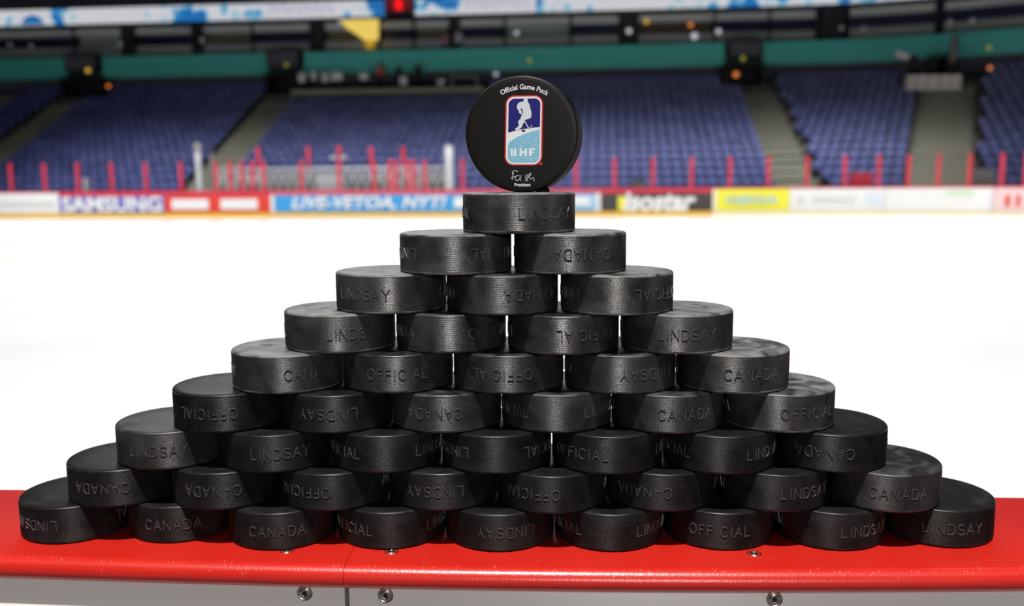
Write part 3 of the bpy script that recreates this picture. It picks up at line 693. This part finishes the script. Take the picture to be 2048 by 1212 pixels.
for j, (sa, hw) in enumerate(AISLES):
    last = NR - 2 if j in (1, 2, 3, 4) else NR
    b = thing('stairway', path(sa, W0, Z0 - .3), ['', 'concrete aisle stairs at the far left of the blue seats', 'concrete aisle stairs rising behind the left of the lattice barrier',
        'concrete aisle stairs right of the standing puck', 'wide concrete aisle stairs at the right corner stand'][j] if j else 'outermost aisle stairs left of the picture', 'stairs', 'aisle stairs up the far stand')
    sc = 1 if sa < 0 else 1.0
    mb = MB(); nb = MB()
    for k in range(last):
        for h in (0, 1):
            wa = W0 - .1 + k * TR + h * TR / 2; zt = Z0 + k * RI + (h + 1) * RI / 2 - RI / 2 + .02
            ww = hw * (RC / (RC + wa) if False else 1)
            f = ww if sa < 0 else ww * RC / (RC + wa) * 1.35
            sweep(mb, sa - f, sa + f, wa, wa + TR, zt - RI / 2, zt)
            sweep(nb, sa - f, sa + f, wa - .012, wa + .07, zt - .03, zt + .008)
    under(mb.build('steps', STAIR), b); under(nb.build('nosings', NOSING), b)
# one folding seat
def seat_mesh():
    mb = MB(); wd = .225
    n = 5
    for side, (y0, y1) in enumerate(((.30, .335),)):
        vs = []
        for zz, yy in ((.40, .29), (.62, .33), (.84, .40)):
            for i in range(n):
                x = -wd + 2 * wd * i / (n - 1); c = .03 * (1 - (x / wd) ** 2)
                vs.append((x, yy + c, zz))
            for i in range(n):
                x = wd - 2 * wd * i / (n - 1); c = .03 * (1 - (x / wd) ** 2)
                vs.append((x, yy + c + .035, zz))
        m = 2 * n
        mb.add(vs, [(j * m + i, j * m + (i + 1) % m, (j + 1) * m + (i + 1) % m, (j + 1) * m + i) for j in range(2) for i in range(m)] + [list(range(m))[::-1], list(range(2 * m, 3 * m))], 0)
    # tipped-up pan
    mb.add([(-.2, .20, .40), (.2, .20, .40), (.2, .16, .74), (-.2, .16, .74), (-.2, .25, .40), (.2, .25, .40), (.2, .22, .74), (-.2, .22, .74)],
           [(0, 1, 2, 3), (7, 6, 5, 4), (3, 2, 6, 7), (4, 5, 1, 0), (1, 5, 6, 2), (4, 0, 3, 7)], 0)
    mb.box(-.235, -.215, .12, .36, 0, .58, 1); mb.box(.215, .235, .12, .36, 0, .58, 1)
    return mb
SEATMB = seat_mesh(); SEATM = SEATMB.mesh('arena_seat', [SEATB, BLACKP])
sv = np.array(SEATMB.v); places = []
for k in range(NR):
    wk = W0 + k * TR + .18; zk = Z0 + k * RI
    def kf(s): return 1.0 if s < 0 else RC / (RC + wk)
    blocks = []; cur = SL
    for sa, hw in AISLES:
        h = (hw if sa < 0 else hw * RC / (RC + wk) * 1.35) + .06; blocks.append((cur, sa - h)); cur = sa + h
    blocks.append((cur, SR))
    for sa, sb in blocks:
        s = sb - .26 * kf(sb)
        while s > sa + .26 * kf(s):
            ok = not (k >= NR - 3 and PS0 - .3 < s < PS1 + .3) and not (k >= NR - 2 and any(a - .3 < s < b + .3 for a, b in DOORS))
            x, y = proj(path(s, wk, zk + .5))
            if ok and -30 < x < 2080: places.append((s, wk, zk, x))
            n_ = s - .52 * kf(s); s = n_ if not (s > 0 > n_) else n_ / kf(s)
def dist(p): return (path(p[0], p[1], p[2]) - EYE).length
places.sort(key=dist)
for (s, wk, zk, x) in places[:300]:
    o = link('arena_seat', SEATM); o.location = path(s, wk, zk); o.rotation_euler = (0, 0, heading(s))
    tag(o, 'blue folding seat in the lowest rows of the far stand', 'seat', 'blue folding seats in the lowest rows')
mb = MB()
for (s, wk, zk, x) in places[300:]:
    a = heading(s); c, s_ = math.cos(a), math.sin(a); p = path(s, wk, zk)
    vs = np.stack([p.x + sv[:, 0] * c - sv[:, 1] * s_, p.y + sv[:, 0] * s_ + sv[:, 1] * c, p.z + sv[:, 2]], 1).tolist()
    b0 = len(mb.v); mb.v += vs; mb.f += [[b0 + i for i in f] for f in SEATMB.f]; mb.mi += SEATMB.mi; mb.sm += SEATMB.sm
tag(mb.build('upper_seats', [SEATB, BLACKP]), 'blue folding seats filling the upper rows of the far stand', 'seats', kind='stuff')
mb = MB()
TOPW = W0 + NR * TR; TOPZ = Z0 + (NR - 1) * RI
# back wall above the seats, floor slabs, balcony shell
mb = MB(); sweep(mb, SL, SR, TOPW + .6, TOPW + .9, TOPZ - .5, 9.3); tag(mb.build('wall_rear', DARKWALL), 'dark grey wall behind the top row of seats', kind='structure')
mb = MB(); sweep(mb, SL, SR, TOPW + 5.2, TOPW + 5.5, 9.0, 12.2); tag(mb.build('wall_suites', NAVYW), 'dark rear wall of the suite level', kind='structure')
mb = MB(); sweep(mb, SL, SR, TOPW + .5, TOPW + 5.6, 9.2, 9.35); tag(mb.build('balcony_floor', BLACKP), 'balcony floor slab over the seats', kind='structure')
mb = MB(); sweep(mb, SL, SR, TOPW + .5, TOPW + 5.6, 12.0, 12.15); tag(mb.build('ceiling', BLACKP), 'dark slab above the suite level', kind='structure')
mb = MB(); sweep(mb, SL, SR, TOPW + 1.2, TOPW + 1.5, 12.15, 17); tag(mb.build('wall_upper', mat('night_wall', (.01, .012, .022), .9)), 'dark wall above the screen ribbon', kind='structure')
# press platform with light ledge
b = thing('press_platform', path((PS0 + PS1) / 2, TOPW - 3 * TR, TOPZ - 3 * RI), 'pale ledge of press platform above the seats', 'platform')
_, zl = spot(780, 184, TOPW - 2.6); 
mb = MB(); sweep(mb, PS0, PS1, TOPW - 2.65, TOPW - 2.5, zl - .1, zl + .22); under(mb.build('ledge', STAIR), b)
mb = MB(); sweep(mb, PS0, PS1, TOPW - 2.5, TOPW + .5, zl - .6, zl - .1); under(mb.build('deck', BLACKP), b)
# teal fascia in sections, black boxes between
TW = TOPW - .3
GAPS = [(135, 205), (535, 608), (1449, 1526)]
edges = [-200, 135, 205, 535, 608, 1449, 1526, 1905, 2200]
TEALN = ['teal balcony fascia at the far left edge', 'teal balcony fascia between the two left dark boxes', 'long teal balcony fascia above the standing puck', 'teal balcony fascia right of the right dark box', 'teal balcony fascia at the far right corner']
ti = 0
for a, c in zip(edges[:-1], edges[1:]):
    sa, sc = s_at(a, TW, 9), s_at(c, TW, 9)
    dark = (a, c) in GAPS
    mb = MB()
    if dark:
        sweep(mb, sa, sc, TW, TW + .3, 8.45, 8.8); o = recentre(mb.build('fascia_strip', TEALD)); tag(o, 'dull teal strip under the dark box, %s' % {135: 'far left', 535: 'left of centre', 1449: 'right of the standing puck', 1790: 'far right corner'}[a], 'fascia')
        mb = MB(); sweep(mb, sa + .15, sc - .15, TW - .5, TW + .1, 8.85, 9.9); o = recentre(mb.build('speaker_box', BLACKP)); mb = MB(); sweep(mb, sa + .25, sc - .25, TW - .53, TW - .5, 8.95, 9.8)
        under(mb.build('grille', DARKWALL), o); tag(o, 'black box on the balcony front, %s' % {135: 'far left', 535: 'left of the yellow banner', 1449: 'right of the standing puck', 1790: 'above the right corner stairs'}[a], 'speaker box', 'black boxes on the balcony front')
    else:
        sweep(mb, sa, sc, TW, TW + .3, 8.45, 9.8); o = recentre(mb.build('fascia', TEAL)); tag(o, TEALN[min(ti, 4)], 'fascia', 'teal balcony fascia panels'); ti += 1
# dark portals at the aisle tops
for px0, px1, lab in ((1852, 1915, 'wide dark doorway at the top of the corner stairs'), (128, 205, 'dark doorway at the top of the far left stairs'), (533, 600, 'dark doorway at the top of the stairs left of centre'), (1447, 1528, 'dark doorway at the top of the right stairs')):
    sa, sc = s_at(px0, TOPW - .9, 8), s_at(px1, TOPW - .9, 8)
    mb = MB(); sweep(mb, sa, sa + .2, TOPW - 1.3, TOPW + .5, TOPZ + .01, 8.42); sweep(mb, sc - .2, sc, TOPW - 1.3, TOPW + .5, TOPZ + .01, 8.42); sweep(mb, sa, sc, TOPW - 1.3, TOPW + .5, 8.25, 8.42)
    sweep(mb, sa + .2, sc - .2, TOPW + .3, TOPW + .5, TOPZ + .01, 8.25)
    o = recentre(mb.build('doorway', BLACKP)); tag(o, lab, 'doorway', 'dark doorways at the stair tops')
# suites: parapet strip, light soffit strip, glazed recesses, dividers
DIV = [-60, 148, 245, 270, 386, 405, 505, 622, 648, 760, 828, 900, 918, 1010, 1142, 1240, 1276, 1430, 1540, 1640, 1692, 1880, 2100]
KIND = {0: 'n', 1: 'g', 2: 'k', 3: 'n', 4: 'k', 5: 'y', 6: 'n', 7: 'k', 8: 'y', 9: 'n', 10: 'y', 11: 'k', 12: 'n', 13: 'G', 14: 'n', 15: 'k', 16: 'b', 17: 'n', 18: 'n', 19: 'k', 20: 'n', 21: 'n'}
OLIVE = mat('dim_olive_wall', (0.11, 0.10, 0.055), .8); WARM = mat('dim_warm_wall', (0.07, 0.05, 0.03), .8)
PAR = mat('parapet_grey', (.24, .24, .24), .7); SOF = mat('soffit_grey', (.40, .40, .38), .7)
ords = {}
for i in range(len(DIV) - 1):
    sa, sc = s_at(DIV[i], TW + .8, 10.8) + .03, s_at(DIV[i + 1], TW + .8, 10.8) - .03; k = KIND[i]
    m = {'n': NAVYW, 'g': SUITEG, 'G': SUITEG, 'k': BLACKP, 'y': OLIVE, 'b': WARM}[k]
    left = 'left' if DIV[i] < 1024 else 'right'
    b = thing('balcony_suite', path((sa + sc) / 2, TW + .9, 9.85), 'balcony suite bay, %s from the %s along the upper level' % (
        ['first', 'second', 'third', 'fourth', 'fifth', 'sixth', 'seventh', 'eighth', 'ninth', 'tenth', 'eleventh', 'twelfth'][i if i < 12 else len(DIV) - 2 - i], 'left' if i < 12 else 'right'), 'suite', 'suite bays on the balcony level')
    w_in = TW + (.9 if k == 'k' else 1.5)
    mb = MB(); sweep(mb, sa, sc, w_in, w_in + .1, 9.9, 11.9); under(mb.build('bay_wall', m), b)
    if k != 'k':
        mb = MB(); sweep(mb, sa + .05, sc - .05, TW + .85, TW + .95, 9.95, 10.55); under(mb.build('parapet', PAR), b)
        mb = MB(); sweep(mb, sa + .05, sc - .05, TW + .85, TW + 1.0, 11.25, 11.7); under(mb.build('soffit', SOF), b)
    mb = MB(); sweep(mb, sc - .07, sc + .0, TW + .8, TW + 1.6, 9.9, 11.9); under(mb.build('divider', BLACKP), b)
# led ribbon
LE = [(-120, 34, 'n'), (34, 96, 'd'), (96, 150, 'n'), (150, 290, 'w'), (290, 530, 'n'), (530, 680, 't'), (680, 768, 'n'), (830, 922, 'n'), (922, 1072, 't'), (1072, 1190, 'n'), (1190, 1338, 'w'), (1338, 1760, 'n'), (1760, 2200, 'n')]
rib = thing('led_ribbon', path(s_at(700, TW + .5, 12.4), TW + .5, 11.95), 'long white and blue electronic ribbon screen along the upper balcony', 'screen')
for a, c, k in LE:
    sa, sc = s_at(a, TW + .5, 12.4), s_at(c, TW + .5, 12.4); mb = MB(); sweep(mb, sa, sc, TW + .5, TW + .7, 12.0, 12.95)
    under(mb.build('screen_panel', LEDW if k in 'wtd' else LED), rib)
    if k == 't':
        n = 12; mb = MB()
        for i in range(n):
            u0 = sa + .3 + (sc - sa - .6) * i / n
            sweep(mb, u0, u0 + .11, TW + .46, TW + .5, 12.3, 12.85)
            if i % 3 != 1: sweep(mb, u0 + .11, u0 + .26, TW + .46, TW + .5, 12.3 if i % 2 else 12.73, 12.42 if i % 2 else 12.85)
        under(mb.build('screen_glyphs', LEDL), rib)
    if k == 'd':
        mb = MB(); c0 = (sa + sc) / 2; n = 14; pts = [(c0 + .75 * math.cos(t), 12.02 + .6 * math.sin(t)) for t in np.linspace(0, PI, n)]
        vs = [path(x, TW + .46, z) for x, z in pts] + [path(x, TW + .5, z) for x, z in pts]
        mb.add(vs, [list(range(n)), list(range(n, 2 * n))[::-1]] + [(i, (i + 1) % n, n + (i + 1) % n, n + i)[::-1] for i in range(n)]); under(mb.build('blue_dome', LEDB), rib)
sa, sc = s_at(770, TW + .3, 12.4), s_at(829, TW + .3, 12.4)
mb = MB(); sweep(mb, sa, sc, TW + .1, TW + .42, 12.0, 13.1); o = recentre(mb.build('scoreboard_clock', mat('clock_case', (.05, .01, .015), .5))); tag(o, 'small dark red clock display with glowing digit in the ribbon screen', 'clock')
mb = MB(); sweep(mb, sa + .15, sc - .12, TW + .06, TW + .1, 12.25, 13.0); under(mb.build('display', G_DRED), o)
sd, zd = spot(797, 9, TW); mb = MB(); sweep(mb, sd - .2, sd + .2, TW + .02, TW + .06, zd - .3, zd + .3); under(mb.build('digit', G_RED), o)
# yellow hanging banner, its lit look put in as emission of the cloth
def flat_on(name, pts, w, t, m):
    ps = [sz_at(x, y, w) for x, y in pts]; n = len(ps); mb = MB()
    vs = [path(s, w, z) for s, z in ps] + [path(s, w + t, z) for s, z in ps]
    mb.add(vs, [list(range(n)), list(range(n, 2 * n))[::-1]] + [(i, n + i, n + (i + 1) % n, (i + 1) % n) for i in range(n)])
    return mb.build(name, m)
o = recentre(flat_on('yellow_banner', [(681, 40), (757, 38), (757, 78), (748, 82), (728, 80), (712, 68), (692, 56)], TW - .2, .06, G_BAN)); tag(o, 'bright yellow draped banner hanging under the ribbon screen', 'banner')
under(flat_on('banner_tail', [(728, 80), (750, 80), (746, 97), (733, 97)], TW - .2, .06, G_BAN2), o)
# indicator and spot lamps: small lamp with a bracket
def small_lamp(px, py, w, rad, g, lab, name='indicator_lamp'):
    s, z = spot(px, py, w); mb = MB()
    mb.lathe([(.001, -rad), (rad * .7, -rad * .7), (rad, 0), (rad * .7, rad * .7), (.001, rad)], 12); o = mb.build(name, g); o.location = path(s, w, z); o.rotation_euler = (0, 0, heading(s))
    mb = MB(); mb.box(-rad * .35, rad * .35, 0, .3, -rad * .35, rad * .35); mb.build('bracket', BLACKP, o)
    tag(o, lab, 'lamp', 'small lamps around the balcony')
for px, py, w, rad, g, lab in (
    (176, 141, TW - .6, .14, G_YEL, 'amber lamp below the far left dark box'), (217, 172, TW - .6, .12, G_ORA, 'orange lamp right of the far left doorway'),
    (573, 130, TW - .6, .11, G_GRN, 'yellow-green lamp under the dark box left of centre'), (1059, 122, TW - .6, .13, G_GRN, 'yellow-green lamp just above the standing puck'),
    (1486, 117, TW - .6, .13, G_GRN, 'yellow-green lamp under the right dark box'), (1472, 149, TW - 1.8, .16, G_ORA, 'orange lamp in the right doorway'),
    (1978, 95, TW - .6, .12, G_GRN, 'yellow-green lamp at the far right corner'), (1980, 136, TW - .6, .12, G_ORA, 'orange lamp at the far right corner'),
    (1293, 43, TW + .4, .14, G_YEL, 'amber lamp left in the warm-coloured suite'), (1381, 50, TW + .4, .14, G_ORA, 'orange lamp right in the warm-coloured suite'),
    (1258, 62, TW - .3, .16, G_WHT, 'white spotlight left of the warm-coloured suite'), (1389, 72, TW - .3, .2, G_WHT, 'brightest white spotlight under the warm-coloured suite'), (1437, 63, TW - .3, .16, G_WHT, 'white spotlight right of the warm-coloured suite'),
    (1033, 66, TW - .3, .13, G_WHT, 'white spotlight above the standing puck'), (992, 148, TW - .6, .13, G_WHT, 'white lamp left above the standing puck'),
    (405, 80, TW - .3, .13, glow('dim_glow', (.5, .5, .5), .3), 'dim white lamp in the left suites'), (240, 88, TW - .3, .12, glow('dim_glow', (.5, .5, .5), .3), 'dim white lamp second from the left'),
    (20, 90, TW - .3, .12, glow('dim_glow', (.4, .4, .45), .25), 'dim white lamp at the far left edge'), (62, 92, TW - .3, .12, glow('dim_glow', (.4, .4, .45), .25), 'dim white lamp near the far left edge'),
    (1683, 56, TW - .3, .12, glow('dim_glow', (.4, .45, .45), .3), 'dim white lamp right of the suites'), (1727, 57, TW - .3, .12, glow('dim_glow', (.4, .45, .45), .25), 'dim white lamp further right of the suites'),
    (1900, 44, TW - .3, .12, glow('dim_glow', (.4, .45, .45), .3), 'dim white lamp at the upper right'), (1945, 42, TW - .3, .13, glow('dim_glow', (.4, .45, .45), .3), 'dim white lamp at the upper far right'),
    (680, 45, TW + .2, .1, G_WHT, 'small white lamp beside the yellow banner')):
    small_lamp(px, py, w, rad, g, lab)
# pale objects on the press platform
PWH = mat('pale_equipment', (.8, .77, .77), .6)
for px, py, wd, hg, lab in ((604, 155, .42, .55, 'pale round monitor at the left end of press platform'), (627, 152, .36, .45, 'second pale monitor on the press platform'), (650, 155, .36, .55, 'third pale monitor on the press platform'),
                            (673, 153, .7, .5, 'wide pale monitor on the press platform'), (728, 153, .5, .4, 'pale pinkish monitor beside the person in orange'), (807, 162, .42, .5, 'pale monitor in the middle of press platform'), (882, 166, .42, .4, 'pale monitor near the right of press platform')):
    s, z = spot(px, py, TOPW - 1.6)
    mb = MB(); mb.box(-wd / 2, wd / 2, -.04, .04, 0, hg); mb.box(-wd / 2 + .04, wd / 2 - .04, .04, .08, .05, hg - .05); o = mb.build('monitor', PWH); o.location = path(s, TOPW - 1.6, z - hg / 2); o.rotation_euler = (0, 0, heading(s))
    mb = MB(); mb.box(-.04, .04, -.02, .02, -(z - hg / 2 - (zl - .1)), 0); mb.build('stand', BLACKP, o)
    tag(o, lab, 'monitor', 'monitors on the press platform')
s0_, z0_ = spot(902, 172, TOPW - 1.8); s1_, z1_ = spot(955, 150, TOPW - 1.8)
b = thing('desk', path((s0_ + s1_) / 2, TOPW - 1.8, zl - .1), 'grey framed desk at the right end of press platform', 'desk')
mb = MB(); sweep(mb, s0_, s1_, TOPW - 1.9, TOPW - 1.3, z1_ - .12, z1_ + .06); under(mb.build('desk_top', MIDGREY), b)
for sa in (s0_, s1_ - .14):
    mb = MB(); sweep(mb, sa, sa + .14, TOPW - 1.9, TOPW - 1.3, zl - .1, z1_ - .12); under(mb.build('leg', MIDGREY), b)
# low equipment between boards and seats
for px0, px1, py0, py1, m, lab in ((1265, 1290, 362, 372, MIDGREY, 'low grey case behind the charcoal advert board'), (1700, 1745, 348, 372, REDP, 'pink-red bundle behind the corner glass'),
                                   (1940, 1990, 340, 372, MIDGREY, 'grey block of equipment at the foot of the right stairs'), (169, 178, 359, 374, LIGHTG, 'small pale lamp head behind the left glass'),
                                   (636, 690, 352, 376, WHITEP, 'white bag heap in front of the lattice barrier')):
    (sa, zt), (sc, _) = spot(px0, py0, 1.0), spot(px1, py0, 1.0); mb = MB(); sweep(mb, sa, sc, .85, 1.15, .3, zt); 
    o = recentre(mb.build('equipment_case', m)); mb = MB(); sweep(mb, sa + .05, sc - .05, .83, 1.17, zt, zt + .06); under(mb.build('lid', m), o); tag(o, lab, 'equipment case')
# hanging sign rail of pale blocks at the right, camera on its arm
b = None
for i in range(5):
    px = 1822 + i * 22.5; s, z = spot(px, 165, TOPW - 3.2); mb = MB(); mb.box(-.26, .26, -.05, .05, -.4, .4); mb.box(-.2, .2, -.08, -.05, -.3, .3)
    o = mb.build('sign_panel', mat('pale_sign', (.85, .77, .70), .6)); o.location = path(s, TOPW - 3.2, z); o.rotation_euler = (0, 0, heading(s))
    tag(o, 'pale square panel, %s of five in the row by the corner stairs' % ORD[i], 'sign panel', 'row of five pale panels by the corner stairs')
s, z = spot(1806, 112, TOPW - 4); mb = MB()
mb.box(-.42, .34, -.15, .15, -.16, .16); o = mb.build('television_camera', LIGHTG); o.location = path(s, TOPW - 4, z); o.rotation_euler = (0, .42, heading(s)); tag(o, 'pale television camera tilted down at the right corner', 'camera')
mb = MB(); mb.box(.34, .8, -.2, .2, -.22, .22); mb.build('camera_body', BLACKP, o)
mb = MB(); mb.box(.4, .6, -.1, .1, -1.6, -.2); mb.build('pedestal', BLACKP, o)
s, z = spot(1908, 98, TOPW - 2.3); mb = MB(); mb.lathe([(.14, -.7), (.2, -.6), (.2, .5), (.12, .7)], 12); o = mb.build('hanging_speaker', MIDGREY); o.location = path(s, TOPW - 2.3, z)
mb = MB(); mb.tube((0, 0, .6), (0, 0, 2.4), .03); mb.build('cable', BLACKP, o); tag(o, 'grey column speaker hanging before the right corner fascia', 'speaker')

# ------------------------------------------------------------ people far away
SKIN = mat('skin', (.45, .25, .17), .6)
def person(px, py_head, w, hgt, top, label, trousers):
    s, zh = spot(px, py_head, w); base = zh - hgt * .94
    J = {'pelvis': (0, 0, .52), 'belly': (0, -.01, .62), 'chest': (0, 0, .76), 'neck': (0, 0, .845), 'head': (0, -.01, .90), 'crown': (0, 0, .96),
         'hipL': (-.055, 0, .50), 'kneeL': (-.06, -.02, .28), 'ankL': (-.06, 0, .04), 'toeL': (-.065, -.07, .015), 'hipR': (.055, 0, .50), 'kneeR': (.06, -.01, .28), 'ankR': (.065, .01, .04), 'toeR': (.07, -.06, .015),
         'shL': (-.11, 0, .81), 'elL': (-.135, -.01, .64), 'wrL': (-.12, -.06, .49), 'haL': (-.118, -.08, .44), 'shR': (.11, 0, .81), 'elR': (.135, .0, .64), 'wrR': (.12, -.07, .50), 'haR': (.118, -.09, .45)}
    Rr = {'pelvis': .085, 'belly': .075, 'chest': .085, 'neck': .032, 'head': .05, 'crown': .04, 'hip': .055, 'knee': .036, 'ank': .024, 'toe': .02, 'sh': .04, 'el': .027, 'wr': .018, 'ha': .018}
    E = [('pelvis', 'belly'), ('belly', 'chest'), ('chest', 'neck'), ('neck', 'head'), ('head', 'crown')]
    for q_ in 'LR': E += [('pelvis', 'hip' + q_), ('hip' + q_, 'knee' + q_), ('knee' + q_, 'ank' + q_), ('ank' + q_, 'toe' + q_), ('chest', 'sh' + q_), ('sh' + q_, 'el' + q_), ('el' + q_, 'wr' + q_), ('wr' + q_, 'ha' + q_)]
    ks = list(J); me = bpy.data.meshes.new('p'); me.from_pydata([Vector(J[k]) * hgt for k in ks], [(ks.index(a), ks.index(b_)) for a, b_ in E], [])
    o = bpy.data.objects.new('person', me); COL.objects.link(o); md = o.modifiers.new('s', 'SKIN'); sub = o.modifiers.new('u', 'SUBSURF'); sub.levels = sub.render_levels = 1
    for k, v in zip(ks, me.skin_vertices[0].data):
        rr = Rr.get(k) or Rr[k[:-1]]; v.radius = (rr * hgt, rr * hgt * .8); v.use_root = k == 'pelvis'
    dg = bpy.context.evaluated_depsgraph_get(); m2 = bpy.data.meshes.new_from_object(o.evaluated_get(dg)); o.modifiers.clear(); o.data = m2
    m2.materials.clear()
    for m in (SKIN, top, trousers): m2.materials.append(m)
    for p in m2.polygons:
        c = p.center / hgt; p.use_smooth = True
        p.material_index = 0 if c.z > .85 or (c.z < .5 and abs(c.x) > .1) else (1 if c.z > .5 else 2)
    o.location = path(s, w, base); o.rotation_euler = (0, 0, heading(s)); tag(o, label, 'person')
    mb = MB(); mb.lathe([(.05 * hgt, .0), (.056 * hgt, .03 * hgt), (.045 * hgt, .06 * hgt), (.001, .075 * hgt)], 14); mb.build('hair', BLACKP, o).location = (0, .008 * hgt, .915 * hgt)
CO = mat('orange_cloth', (.55, .10, .04), .8); CD = mat('dark_cloth', (.012, .012, .015), .9); CP = mat('pale_cloth', (.42, .42, .48), .8); CK = mat('pink_cloth', (.35, .16, .18), .8)
person(760, 127, TOPW - .85, 1.75, CO, 'person in an orange-red top standing on the press platform', CD)
person(836, 127, TOPW - .85, 1.75, CD, 'person in dark clothes standing right of the orange-clad one', CD)
person(797, 131, TOPW - .85, 1.6, CD, 'person in dark clothes between orange-clad person and the other', CD)
person(917, 60, TW + .5, 1.7, CP, 'person in a pale top on the balcony above the teal fascia', CD)
person(890, 66, TW + .5, 1.6, CK, 'person in a pinkish top on the balcony left of the pale-clad one', CD)
